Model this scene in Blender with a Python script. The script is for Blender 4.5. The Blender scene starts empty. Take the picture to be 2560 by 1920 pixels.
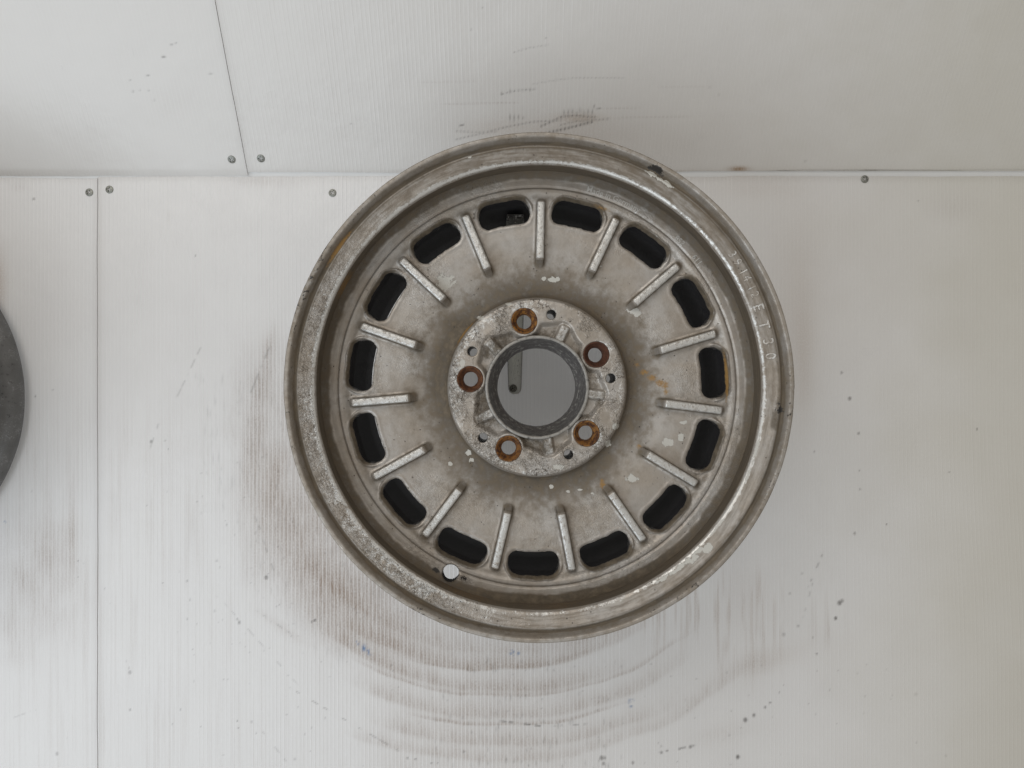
import bpy, bmesh, math
import numpy as np
from mathutils import Vector, Matrix

PI = math.pi
rng = np.random.default_rng(7)
sc = bpy.context.scene
COL = sc.collection

# ------------------------------------------------------------------ camera
DW = 0.820                      # camera to lower wall panels
FPX = 1970.0                    # focal length in photograph pixels (2560 wide)
cam_d = bpy.data.cameras.new('camera')
cam = bpy.data.objects.new('camera', cam_d)
COL.objects.link(cam)
cam.location = (0, -DW, 0)
cam.rotation_euler = (PI / 2, 0, 0)
cam_d.sensor_width = 36
cam_d.lens = 36 * FPX / 2560
cam_d.clip_start = 0.01
cam_d.clip_end = 50
sc.camera = cam

# ------------------------------------------------------------------ light
w = bpy.data.worlds.new('World')
sc.world = w
w.use_nodes = True
w.node_tree.nodes['Background'].inputs[0].default_value = (1.0, 0.94, 0.85, 1)
w.node_tree.nodes['Background'].inputs[1].default_value = 0.31

def area(name, loc, target, sx, sy, energy, col):
    d = bpy.data.lights.new(name, 'AREA')
    d.shape = 'RECTANGLE'
    d.size = sx
    d.size_y = sy
    d.energy = energy
    d.color = col
    o = bpy.data.objects.new(name, d)
    COL.objects.link(o)
    o.location = loc
    o.rotation_euler = (Vector(target) - Vector(loc)).to_track_quat('-Z', 'Y').to_euler()
    return o

area('window_light', (-0.95, -1.30, -0.75), (-0.05, 0, -0.05), 1.4, 1.1, 10.5, (0.80, 0.90, 1.0))
area('room_light', (-0.7, -1.9, 1.05), (-0.1, 0, 0.0), 1.6, 0.9, 10.5, (1.0, 0.965, 0.92))
# added backlight, lifts the sheet seen through the hub from behind
area('added_backlight', (-0.40, 0.62, 0.12), (-0.2, 0.0, 0.03), 1.5, 1.3, 4.2, (0.80, 0.90, 1.0))

vs = sc.view_settings
vs.view_transform = 'Standard'
vs.look = 'None'
vs.exposure = 0.20
vs.gamma = 1.0
sc.cycles.use_denoising = True
sc.cycles.sample_clamp_indirect = 2.0
sc.cycles.max_bounces = 6
sc.cycles.diffuse_bounces = 4

# ------------------------------------------------------------------ helpers
def px2wall(px, py):
    return (px - 1280) / FPX * DW, (960 - py) / FPX * DW

def tag(o, label=None, cat=None, group=None, kind=None):
    if label: o['label'] = label
    if cat: o['category'] = cat
    if group: o['group'] = group
    if kind: o['kind'] = kind
    return o

def empty(name, loc):
    o = bpy.data.objects.new(name, None)
    COL.objects.link(o)
    o.location = loc
    o.empty_display_size = 0.02
    return o

def link(name, me, mat=None, parent=None):
    o = bpy.data.objects.new(name, me)
    COL.objects.link(o)
    if mat and not me.materials: me.materials.append(mat)
    if parent is not None: o.parent = parent
    return o

def np_mesh(name, V, F, attrs=None, sharp=40):
    """V (n,3), F list of quads/tris as array or list"""
    me = bpy.data.meshes.new(name)
    V = np.asarray(V, dtype=np.float32)
    if isinstance(F, np.ndarray):
        k = F.shape[1]
        nf = len(F)
        me.vertices.add(len(V))
        me.vertices.foreach_set('co', V.ravel())
        me.loops.add(nf * k)
        me.loops.foreach_set('vertex_index', F.astype(np.int32).ravel())
        me.polygons.add(nf)
        me.polygons.foreach_set('loop_start', np.arange(0, nf * k, k, dtype=np.int32))
        me.update(calc_edges=True)
    else:
        me.from_pydata(V.tolist(), [], F)
        me.update()
    if attrs:
        for n, a in attrs.items():
            at = me.attributes.new(n, 'FLOAT', 'POINT')
            at.data.foreach_set('value', np.asarray(a, dtype=np.float32).ravel())
    me.polygons.foreach_set('use_smooth', np.ones(len(me.polygons), dtype=bool))
    if sharp:
        me.set_sharp_from_angle(angle=math.radians(sharp))
    return me

def round_profile(pts, rad=0.0006, n=4):
    """fillet the corners of an open polyline of (r, d)"""
    P = [np.array(p, float) for p in pts]
    out = [P[0]]
    for a, b, c in zip(P[:-2], P[1:-1], P[2:]):
        u, v = a - b, c - b
        lu, lv = np.linalg.norm(u), np.linalg.norm(v)
        t = min(rad, 0.4 * lu, 0.4 * lv)
        s, e = b + u / lu * t, b + v / lv * t
        for k in range(n + 1):
            q = k / n
            out.append((1 - q) ** 2 * s + 2 * q * (1 - q) * b + q * q * e)
    out.append(P[-1])
    return np.array(out)

def resample(P, step):
    out = [P[0]]
    for a, b in zip(P[:-1], P[1:]):
        L = np.linalg.norm(b - a)
        m = max(1, int(math.ceil(L / step)))
        for k in range(1, m + 1):
            out.append(a + (b - a) * k / m)
    return np.array(out)

def vnoise(x, y, seed=0):
    """smooth value noise in numpy, 0..1"""
    xi, yi = np.floor(x).astype(np.int64), np.floor(y).astype(np.int64)
    fx, fy = x - xi, y - yi
    fx, fy = fx * fx * (3 - 2 * fx), fy * fy * (3 - 2 * fy)
    def h(a, b):
        n = (a * 374761393 + b * 668265263 + seed * 144664901) & 0x7fffffff
        n = ((n ^ (n >> 13)) * 1274126177) & 0x7fffffff
        return ((n ^ (n >> 16)) & 0xffff) / 65535.0
    return ((h(xi, yi) * (1 - fx) + h(xi + 1, yi) * fx) * (1 - fy)
            + (h(xi, yi + 1) * (1 - fx) + h(xi + 1, yi + 1) * fx) * fy)

def fbm(x, y, seed=0, oct=3):
    s = 0; a = 0.5; t = 0
    for k in range(oct):
        s = s + a * vnoise(x * 2 ** k, y * 2 ** k, seed + k)
        t += a
        a *= 0.5
    return s / t

def sstep(a, b, x):
    t = np.clip((x - a) / (b - a), 0, 1)
    return t * t * (3 - 2 * t)

def angdiff(a, b):
    return (a - b + 180) % 360 - 180

def lathe(name, prof, segs, attr_fn=None, wobble=0.0, closed=False, sharp=40):
    P = np.asarray(prof)
    n = len(P)
    th = np.arange(segs) / segs * 2 * PI
    R = P[:, 0][:, None] * np.ones(segs)[None]
    D = P[:, 1][:, None] * np.ones(segs)[None]
    T = np.ones(n)[:, None] * th[None]
    if wobble:
        c, s = np.cos(T), np.sin(T)
        R = R + wobble * (fbm(T * 9 + 50, D * 60 + 7, 3) - 0.5) * np.ones_like(R)
    V = np.stack([R * np.cos(T), D, R * np.sin(T)], -1).reshape(-1, 3)
    i = np.arange(n - 1 if not closed else n)
    j = np.arange(segs)
    I, J = np.meshgrid(i, j, indexing='ij')
    I2, J2 = (I + 1) % n, (J + 1) % segs
    F = np.stack([I * segs + J, I2 * segs + J, I2 * segs + J2, I * segs + J2], -1).reshape(-1, 4)
    attrs = attr_fn(R, D, np.degrees(T)) if attr_fn else None
    return np_mesh(name, V, F, attrs, sharp)

# ------------------------------------------------------------------ node helper
class NT:
    def __init__(self, name):
        self.m = bpy.data.materials.new(name)
        self.m.use_nodes = True
        self.t = self.m.node_tree
        self.b = self.t.nodes['Principled BSDF']
    def n(self, ty, **kw):
        o = self.t.nodes.new(ty)
        for k, v in kw.items(): setattr(o, k, v)
        return o
    def put(self, sock, v):
        if v is None: return
        if isinstance(v, bpy.types.NodeSocket): self.t.links.new(v, sock)
        elif isinstance(v, (tuple, list)) and len(v) == 3 and sock.type == 'RGBA': sock.default_value = (*v, 1)
        else: sock.default_value = v
    def math(self, op, a, b=None, c=None, clamp=False):
        o = self.n('ShaderNodeMath', operation=op, use_clamp=clamp)
        for k, v in enumerate((a, b, c)):
            if v is not None: self.put(o.inputs[k], v)
        return o.outputs[0]
    def add(self, a, b): return self.math('ADD', a, b)
    def mul(self, a, b): return self.math('MULTIPLY', a, b)
    def sub(self, a, b): return self.math('SUBTRACT', a, b)
    def smooth(self, x, lo, hi):
        o = self.n('ShaderNodeMapRange', interpolation_type='SMOOTHSTEP')
        self.put(o.inputs['Value'], x)
        o.inputs['From Min'].default_value = lo
        o.inputs['From Max'].default_value = hi
        return o.outputs[0]
    def mix(self, f, a, b):
        o = self.n('ShaderNodeMix', data_type='RGBA')
        self.put(o.inputs[0], f); self.put(o.inputs[6], a); self.put(o.inputs[7], b)
        return o.outputs[2]
    def mixf(self, f, a, b):
        o = self.n('ShaderNodeMix', data_type='FLOAT')
        self.put(o.inputs[0], f); self.put(o.inputs[2], a); self.put(o.inputs[3], b)
        return o.outputs[0]
    def attr(self, name):
        return self.n('ShaderNodeAttribute', attribute_name=name).outputs['Fac']
    def noise(self, vec, scale, detail=3, rough=0.55, dist=0.0):
        o = self.n('ShaderNodeTexNoise')
        self.put(o.inputs['Vector'], vec)
        o.inputs['Scale'].default_value = scale
        o.inputs['Detail'].default_value = detail
        o.inputs['Roughness'].default_value = rough
        o.inputs['Distortion'].default_value = dist
        return o.outputs['Fac']
    def voro(self, vec, scale, feature='F1', rnd=1.0):
        o = self.n('ShaderNodeTexVoronoi', feature=feature)
        self.put(o.inputs['Vector'], vec)
        o.inputs['Scale'].default_value = scale
        o.inputs['Randomness'].default_value = rnd
        return o.outputs['Distance']
    def vmul(self, v, xyz):
        o = self.n('ShaderNodeVectorMath', operation='MULTIPLY')
        self.put(o.inputs[0], v); o.inputs[1].default_value = xyz
        return o.outputs[0]
    def pos_mm(self, obj=None):
        if obj is None:
            v = self.n('ShaderNodeNewGeometry').outputs['Position']
        else:
            t = self.n('ShaderNodeTexCoord'); t.object = obj
            v = t.outputs['Object']
        return self.vmul(v, (1000, 1000, 1000))
    def xyz(self, v):
        o = self.n('ShaderNodeSeparateXYZ'); self.put(o.inputs[0], v)
        return o.outputs
    def comb(self, x, y, z):
        o = self.n('ShaderNodeCombineXYZ')
        for k, v in enumerate((x, y, z)): self.put(o.inputs[k], v)
        return o.outputs[0]
    def bump(self, h, dist, strength=1.0, normal=None):
        o = self.n('ShaderNodeBump')
        self.put(o.inputs['Height'], h)
        o.inputs['Distance'].default_value = dist
        o.inputs['Strength'].default_value = strength
        if normal is not None: self.put(o.inputs['Normal'], normal)
        return o.outputs[0]
    def out(self, color=None, rough=None, metal=None, normal=None, spec=None):
        self.put(self.b.inputs['Base Color'], color)
        self.put(self.b.inputs['Roughness'], rough)
        self.put(self.b.inputs['Metallic'], metal)
        self.put(self.b.inputs['Normal'], normal)
        self.put(self.b.inputs['Specular IOR Level'], spec)
        return self.m

# ================================================================== SETTING
# ---- materials
def plastic_sheet(name, period, relief=1.0):
    t = NT(name)
    P = t.pos_mm()
    x, y, z = t.xyz(P)
    u = t.mul(t.attr('flute'), 1000.0)
    lowx = t.noise(P, 0.02, 2)
    ph = t.mul(u, 2 * PI / period)
    cs = t.add(t.mul(t.math('COSINE', ph), 0.5), 0.5)
    ridge = t.math('POWER', cs, 5.0)
    ridge_var = t.smooth(t.noise(t.comb(t.mul(u, 0.26), 0.0, t.mul(z, 0.006)), 1.0, 2), 0.25, 0.75)
    ridge_b = t.mul(t.mul(ridge, t.add(0.35, ridge_var)), relief)
    # scuffs: dirt rubbed off on the sheet, ridges stay cleaner
    streak = t.noise(t.comb(t.mul(u, 0.55), 0.0, t.mul(z, 0.045)), 1.0, 4, 0.65)
    gran = t.noise(t.comb(t.mul(u, 0.9), 0.0, t.mul(z, 0.5)), 1.0, 4, 0.7)
    sc_ = t.attr('scuff')
    tex = t.add(t.mul(streak, 0.75), t.mul(gran, 0.75))
    s = t.mul(sc_, t.smooth(tex, 0.30, 1.15))
    s = t.mul(s, t.sub(1.0, t.mul(ridge, 0.85)))
    s = t.math('MINIMUM', s, 0.85)
    base = t.mix(lowx, (0.765, 0.752, 0.745), (0.81, 0.80, 0.79))
    base = t.mix(t.mul(ridge_b, 0.16), base, (0.86, 0.86, 0.86))
    yel = t.attr('yellow')
    base = t.mix(yel, base, (0.60, 0.57, 0.47))
    c = t.mix(t.math('MINIMUM', t.mul(s, 1.4), 0.9), base, (0.27, 0.20, 0.16))
    fine = t.smooth(t.noise(t.vmul(P, (1, 1, 0.6)), 0.35, 4, 0.7), 0.64, 0.8)
    c = t.mix(t.mul(fine, t.add(0.09, t.mul(sc_, 0.3))), c, (0.3, 0.28, 0.25))
    rust = t.attr('rust')
    c = t.mix(t.mul(rust, t.smooth(gran, 0.15, 0.6)), c, (0.33, 0.20, 0.10))
    c = t.mix(t.math('MINIMUM', t.mul(t.attr('blue'), 1.6), 1.0), c, (0.035, 0.14, 0.34))
    c = t.mix(t.mul(t.attr('mark'), t.add(0.55, t.mul(gran, 0.6))), c, (0.05, 0.04, 0.035))
    rough = t.add(t.add(0.24, t.mul(lowx, 0.10)), t.mul(s, 0.4))
    h = t.add(ridge_b, t.mul(t.noise(P, 0.03, 3), 6.0))
    h = t.sub(h, t.mul(t.attr('mark'), 2.0))
    h = t.add(h, t.mul(t.mul(t.noise(t.vmul(P, (1, 1, 0.7)), 0.45, 3, 0.7), sc_), 1.6))
    nb = t.bump(h, 0.00016, 0.8)
    m = t.out(c, rough, 0.0, nb, 0.62)
    tr = t.n('ShaderNodeBsdfTranslucent')
    t.put(tr.inputs['Color'], c); t.put(tr.inputs['Normal'], nb)
    mx = t.n('ShaderNodeMixShader'); mx.inputs[0].default_value = 0.20
    t.t.links.new(t.b.outputs[0], mx.inputs[1]); t.t.links.new(tr.outputs[0], mx.inputs[2])
    t.t.links.new(mx.outputs[0], t.t.nodes['Material Output'].inputs['Surface'])
    return m

MAT_SHEET = plastic_sheet('fluted_plastic', 4.0)
MAT_SHEET_UR = plastic_sheet('fluted_plastic_fine', 4.0, 0.62)
MAT_SHEET_UL = plastic_sheet('fluted_plastic_smooth', 4.0, 0.22)

def mat_backing():
    t = NT('dark_backing')
    n = t.noise(t.pos_mm(), 0.05, 4)
    return t.out(t.mix(n, (0.08, 0.068, 0.058), (0.16, 0.14, 0.12)), 0.9)
MAT_BACK = mat_backing()

def mat_strip():
    t = NT('corner_strip_plastic')
    n = t.noise(t.pos_mm(), 0.05, 4)
    c = t.mix(n, (0.78, 0.78, 0.78), (0.84, 0.84, 0.83))
    m = t.out(c, 0.4)
    tr = t.n('ShaderNodeBsdfTranslucent'); t.put(tr.inputs['Color'], c)
    mx = t.n('ShaderNodeMixShader'); mx.inputs[0].default_value = 0.4
    t.t.links.new(t.b.outputs[0], mx.inputs[1]); t.t.links.new(tr.outputs[0], mx.inputs[2])
    t.t.links.new(mx.outputs[0], t.t.nodes['Material Output'].inputs['Surface'])
    return m
MAT_STRIP = mat_strip()

# ---- geometry frame of the upper, forward-leaning sheets
Z_H = (960 - 441) / FPX * DW            # height of the crease
TILT = math.radians(33.7)
UP_DIR = Vector((0, -math.sin(TILT), math.cos(TILT)))
UP_N = Vector((0, -math.cos(TILT), -math.sin(TILT)))

def px2upper(px, py):
    """point on the leaning sheet seen at a photograph pixel, as (x, v)"""
    dx, dz = (px - 1280) / FPX, (960 - py) / FPX
    # ray: (dx, 1, dz)*t from (0,-DW,0); plane through (0,0,Z_H) with normal UP_N
    o = Vector((0, -DW, 0)); d = Vector((dx, 1, dz)); p0 = Vector((0, 0, Z_H))
    tt = (p0 - o).dot(UP_N) / d.dot(UP_N)
    q = o + d * tt
    return q.x, (q - p0).dot(UP_DIR)

# ---- marks on the sheets; authored in photograph pixels, stored on the sheet
def seg_dist(px, py, x0, y0, x1, y1):
    vx, vy = x1 - x0, y1 - y0
    L = vx * vx + vy * vy + 1e-9
    q = np.clip(((px - x0) * vx + (py - y0) * vy) / L, 0, 1)
    return np.hypot(px - x0 - q * vx, py - y0 - q * vy), q

def blob(px, py, cx, cy, rx, ry, rot=0.0):
    c, s = math.cos(math.radians(rot)), math.sin(math.radians(rot))
    a, b = (px - cx) * c + (py - cy) * s, -(px - cx) * s + (py - cy) * c
    return np.exp(-((a / rx) ** 2 + (b / ry) ** 2))

def lower_marks(px, py):
    D = 2560 / 2212.0
    n1 = fbm(px / 60.0, py / 60.0, 11, 4)
    n2 = fbm(px / 18.0, py / 40.0, 21, 3)
    n3 = fbm(px / 140.0, py / 140.0, 31, 3)
    scuff = np.zeros_like(px)
    # cloud of rubbed dirt round the lower left of the rim
    ax, ay = px - 1348, py - 960
    R = np.hypot(ax, ay)
    A = np.degrees(np.arctan2(-ay, ax))            # ccw, 0 = right
    A = np.where(A < 0, A + 360, A)
    ring = sstep(800, 690, R + (n1 - 0.5) * 90) * sstep(165, 182, A) * sstep(262, 225, A)
    ring *= sstep(560, 600, R)
    scuff += 0.34 * ring * (0.5 + 0.9 * n1)
    ring2 = sstep(860, 760, R + (n1 - .5) * 120) * sstep(195, 208, A) * sstep(255, 232, A) * sstep(560, 600, R)
    scuff += 0.22 * ring2 * n3 * 1.4
    for cx, cy, rx, ry, rot, a in [(655, 1000, 22, 120, 8, .35), (632, 1130, 30, 90, 8, .22), (668, 900, 14, 60, 14, .45),
                                   (650, 1230, 60, 90, 0, .20), (700, 1340, 60, 90, -25, .28), (760, 1440, 70, 70, -35, .26),
                                   (820, 1520, 80, 70, -35, .26), (905, 1590, 110, 55, 25, .22), (690, 1190, 16, 50, 0, .25),
                                   (640, 1420, 35, 70, -15, .16), (700, 1560, 60, 12, 35, .2),
                                   (80, 1440, 100, 90, 0, .24), (150, 1500, 70, 120, 0, .16), (40, 1560, 60, 50, 0, .16),
                                   (120, 1340, 90, 60, 0, .14), (185, 1300, 12, 120, 0, .28), (30, 1640, 50, 30, 0, .1)]:
        scuff += a * blob(px, py, cx, cy, rx, ry, rot) * (0.4 + 1.1 * n1)
    # concentric arcs rubbed below the wheel
    for cx, yb, rad, x0, x1, wdt, a in [(1240, 1660, 760, 880, 1560, 26, .36), (1230, 1672, 760, 1040, 1400, 9, .5),
                                        (1260, 1722, 760, 830, 1500, 24, .38), (1255, 1738, 800, 900, 1650, 8, .36),
                                        (1250, 1790, 850, 900, 1640, 26, .3), (1250, 1812, 850, 1050, 1500, 7, .42),
                                        (1260, 1858, 900, 960, 1620, 26, .28), (1240, 1898, 950, 900, 1800, 24, .24),
                                        (1270, 1624, 700, 780, 1560, 34, .22)]:
        r2 = np.hypot(px - cx, py - (yb - rad))
        off = r2 - rad + (n3 - 0.5) * 22
        prof = np.where(off > 0, np.exp(-(off / (wdt * 0.3)) ** 2), np.exp(-(off / wdt) ** 2))
        scuff += a * prof * sstep(x0 - 60, x0 + 60, px) * sstep(x1 + 120, x1 - 60, px) * (py > 1300) * (0.35 + 1.1 * n2)
    # general grime under the wheel
    scuff += 0.16 * sstep(1350, 1550, py) * sstep(880, 1020, px) * sstep(1560, 1350, px) * (0.3 + n1)
    # vertical drip streaks under the right of the rim
    st = fbm(px / 7.0, py / 170.0, 41, 3)
    drip = sstep(0.52, 0.75, st) * sstep(1560, 1640, px) * sstep(2010, 1880, px) * sstep(1380, 1480, py) * sstep(1720, 1560, py + (n1 - .5) * 150)
    scuff += 0.20 * drip
    drip_r = 0.12 * drip
    drip2 = sstep(0.5, 0.72, fbm(px / 8.0, py / 200.0, 45, 3)) * sstep(2000, 2040, px) * sstep(2120, 2080, px) * sstep(1400, 1480, py) * sstep(1640, 1560, py)
    scuff += 0.16 * drip2
    scuff += 0.25 * blob(px, py, 1880, 1660, 60, 26, -25) * n1 * 1.6
    scuff += 0.10 * blob(px, py, 1800, 1830, 90, 24, -12)
    # faint vertical streaks left of the wheel and down the seam
    scuff += 0.10 * sstep(0.55, 0.8, fbm(px / 6.0, py / 260.0, 51, 2)) * sstep(1000, 500, px) * sstep(850, 1150, py)
    scuff += 0.05 * n3
    # top of the sheets: thumb grime under the crease
    scuff += 0.15 * blob(px, py, 55, 470, 26, 12) + 0.10 * blob(px, py, 640, 455, 60, 14) + 0.08 * blob(px, py, 700, 460, 120, 14)
    scuff += 0.2 * blob(px, py, 425, 545, 3, 14)
    scuff += 0.12 * blob(px, py, 2380, 520, 60, 34)
    # scratches: thin dark lines (dotted by the flutes)
    mark = np.zeros_like(px)
    def line(x0, y0, x1, y1, wd, a, dash=8.0, thr=0.5, seed=3):
        nonlocal mark
        d, q = seg_dist(px, py, x0, y0, x1, y1)
        L = math.hypot(x1 - x0, y1 - y0)
        dn = vnoise(q * L / dash, q * 0 + seed, seed)
        mark = np.maximum(mark, a * np.exp(-(d / wd) ** 2) * sstep(thr, thr + 0.25, dn))
    line(1252, 1800, 1350, 1812, 2.2, .75, 9, .35)
    line(1380, 1812, 1480, 1806, 1.8, .45, 8, .45)
    line(720, 1710, 1010, 1880, 1.6, .45, 11, .5)
    line(560, 1500, 760, 1720, 1.6, .3, 14, .45)
    line(640, 1520, 760, 1600, 1.6, .35, 10, .5)
    line(1640, 1878, 1745, 1858, 2.4, .6, 9, .5)
    line(1800, 1850, 1850, 1816, 1.6, .3, 9, .5)
    line(448, 990, 505, 870, 2.0, .30, 12, .3)
    line(630, 980, 675, 870, 2.4, .38, 14, .25)
    line(640, 1290, 665, 1345, 2.2, .4, 10, .4)
    line(660, 1345, 690, 1430, 2.0, .4, 10, .4)
    line(380, 1120, 400, 1060, 2.0, .3, 8, .4)
    line(2012, 1470, 2055, 1370, 2.0, .45, 9, .5)
    line(2000, 1545, 2035, 1420, 1.8, .3, 9, .5)
    line(700, 1150, 690, 1260, 1.6, .3, 9, .5)
    line(640, 1800, 720, 1900, 1.8, .3, 12, .55)
    line(40, 1790, 95, 1770, 1.6, .25, 9, .3)
    # dents and specks
    dots = [(383, 1103, 4, .55), (425, 1122, 2, .4), (417, 1100, 2, .35), (669, 1441, 4.5, .65), (790, 1547, 3, .85), (783, 1551, 2.5, .6),
            (602, 1553, 3.5, .55), (597, 1545, 3, .4), (330, 1677, 4, .45), (330, 1770, 2.5, .5), (148, 1880, 4, .4), (472, 1450, 3, .4),
            (2090, 1501, 5, .75), (2096, 1496, 4, .6), (2080, 1539, 3.6, .9), (2100, 932, 3, .6), (2120, 996, 4, .7), (2142, 1083, 3, .6),
            (2143, 1175, 2.4, .5), (2144, 1221, 2.4, .45), (2032, 1128, 2.4, .5), (2436, 1072, 2.6, .6), (2364, 1178, 2, .5), (2129, 1330, 3, .6),
            (2207, 1307, 2.2, .7), (1861, 1796, 5, .75), (1882, 1784, 4, .65), (1910, 1764, 3, .65), (1922, 1752, 2.6, .6), (1842, 1888, 4.5, .85),
            (1724, 1863, 3.4, .7), (1697, 1868, 2.6, .6), (1652, 1877, 3.2, .65), (1503, 1891, 5, .65), (1511, 1891, 4, .5), (1508, 1905, 4, .55),
            (1581, 1903, 3.4, .6), (2034, 1628, 2, .8), (2026, 1588, 2, .4), (1955, 1582, 4, .35), (2345, 1910, 2.5, .4), (90, 500, 2.4, .7),
            (95, 991, 2.4, .6), (138, 975, 2, .35), (492, 641, 2, .5), (2340, 1868, 2, .4), (1970, 1480, 2.6, .35), (2000, 1430, 2.4, .3),
            (980, 1660, 2.2, .45), (1020, 1891, 2.4, .6), (1040, 1894, 2.4, .6), (1080, 1904, 2.4, .55), (1096, 1904, 2, .5), (1160, 1876, 3, .5),
            (920, 1420, 2, .35), (1010, 1565, 2, .35), (570, 1310, 2.5, .35), (545, 1400, 2.5, .3), (540, 1525, 3, .25), (455, 1770, 2, .4),
            (597, 1798, 2, .55), (599, 1815, 2, .5), (633, 1800, 3, .3), (740, 1893, 3, .3), (200, 1400, 2, .5), (2290, 505, 2, .4), (1990, 1560, 3, .4),
            (2270, 1720, 4, .15), (1945, 1726, 2, .4), (850, 1330, 2, .3), (880, 1450, 2, .3), (745, 1330, 2, .35), (730, 1295, 2, .3)]
    for k in range(150):
        cx = rng.normal(760, 260); cy = rng.normal(1560, 230)
        if cy > 700: dots.append((cx, cy, rng.uniform(1.0, 2.2), rng.uniform(.12, .4)))
    for k in range(60):
        dots.append((rng.uniform(1200, 2300), rng.uniform(1650, 1920), rng.uniform(1.0, 2.4), rng.uniform(.1, .35)))
    for cx, cy, r, a in dots:
        r = max(r, 1.9)
        m = np.abs(px - cx) < 6 * r
        m &= np.abs(py - cy) < 6 * r
        if m.any():
            d = np.hypot((px[m] - cx), (py[m] - cy) * 0.85)
            mark[m] = np.maximum(mark[m], a * sstep(r * 1.5, r * 0.5, d))
    for k in range(120):        # short flute-aligned ticks in the rubbed arcs
        cx = rng.uniform(1080, 1560); cy = rng.choice([1660, 1735, 1800, 1850, 1905]) + rng.normal(0, 10)
        h = rng.uniform(3, 9)
        m = (np.abs(px - cx) < 8) & (np.abs(py - cy) < 30)
        mark[m] = np.maximum(mark[m], rng.uniform(.12, .4) * np.exp(-((px[m] - cx) / 1.9) ** 2 - ((py[m] - cy) / h) ** 2))
    for k in range(260):        # ticks in the cloud on the left
        aa = rng.uniform(178, 235); rr = rng.uniform(650, 860)
        cx = 1348 + rr * math.cos(math.radians(aa)); cy = 960 - rr * math.sin(math.radians(aa))
        h = rng.uniform(4, 16)
        m = (np.abs(px - cx) < 8) & (np.abs(py - cy) < 40)
        mark[m] = np.maximum(mark[m], rng.uniform(.04, .20) * np.exp(-((px[m] - cx) / 1.8) ** 2 - ((py[m] - cy) / h) ** 2))
    blue = np.zeros_like(px)
    for cx, cy, rx, ry, a in [(912, 1617, 5, 8, .6), (922, 1627, 4, 7, .6), (897, 1605, 3, 5, .4), (930, 1633, 4, 4, .3), (1281, 1631, 5, 7, .75),
                              (1296, 1632, 3, 4, .6), (1576, 1759, 4, 5, .85), (1577, 1748, 5, 3, .8), (1572, 1752, 3, 6, .5), (18, 1303, 3, 3, .5),
                              (893, 1602, 2.5, 3, .5)]:
        blue = np.maximum(blue, a * blob(px, py, cx, cy, rx, ry) * sstep(.3, .6, vnoise(px / 4, py / 4, 9)))
    rust = drip_r + 0.34 * blob(px, py, 0, 700, 22, 70) + 0.12 * blob(px, py, 10, 760, 16, 60)
    rust += 0.16 * blob(px, py, 2005, 900, 26, 150) + 0.10 * blob(px, py, 1990, 760, 60, 200)
    rust += 0.14 * blob(px, py, 1830, 432, 60, 10) + 0.10 * blob(px, py, 1890, 470, 120, 30)
    rust += 0.07 * blob(px, py, 700, 1180, 40, 60) + 0.08 * blob(px, py, 1860, 1470, 60, 120)
    rust += 0.10 * blob(px, py, 1940, 1640, 90, 30, -20)
    rust += 0.22 * scuff * sstep(900, 1300, py)
    yellow = 0.55 * sstep(1900, 2650, px + (n3 - .5) * 200)  # warmer, dimmer light towards the right put into the sheet colour
    return dict(scuff=np.clip(scuff, 0, 1), mark=np.clip(mark, 0, 1), blue=np.clip(blue, 0, 1), rust=np.clip(rust, 0, 1), yellow=yellow)

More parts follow.
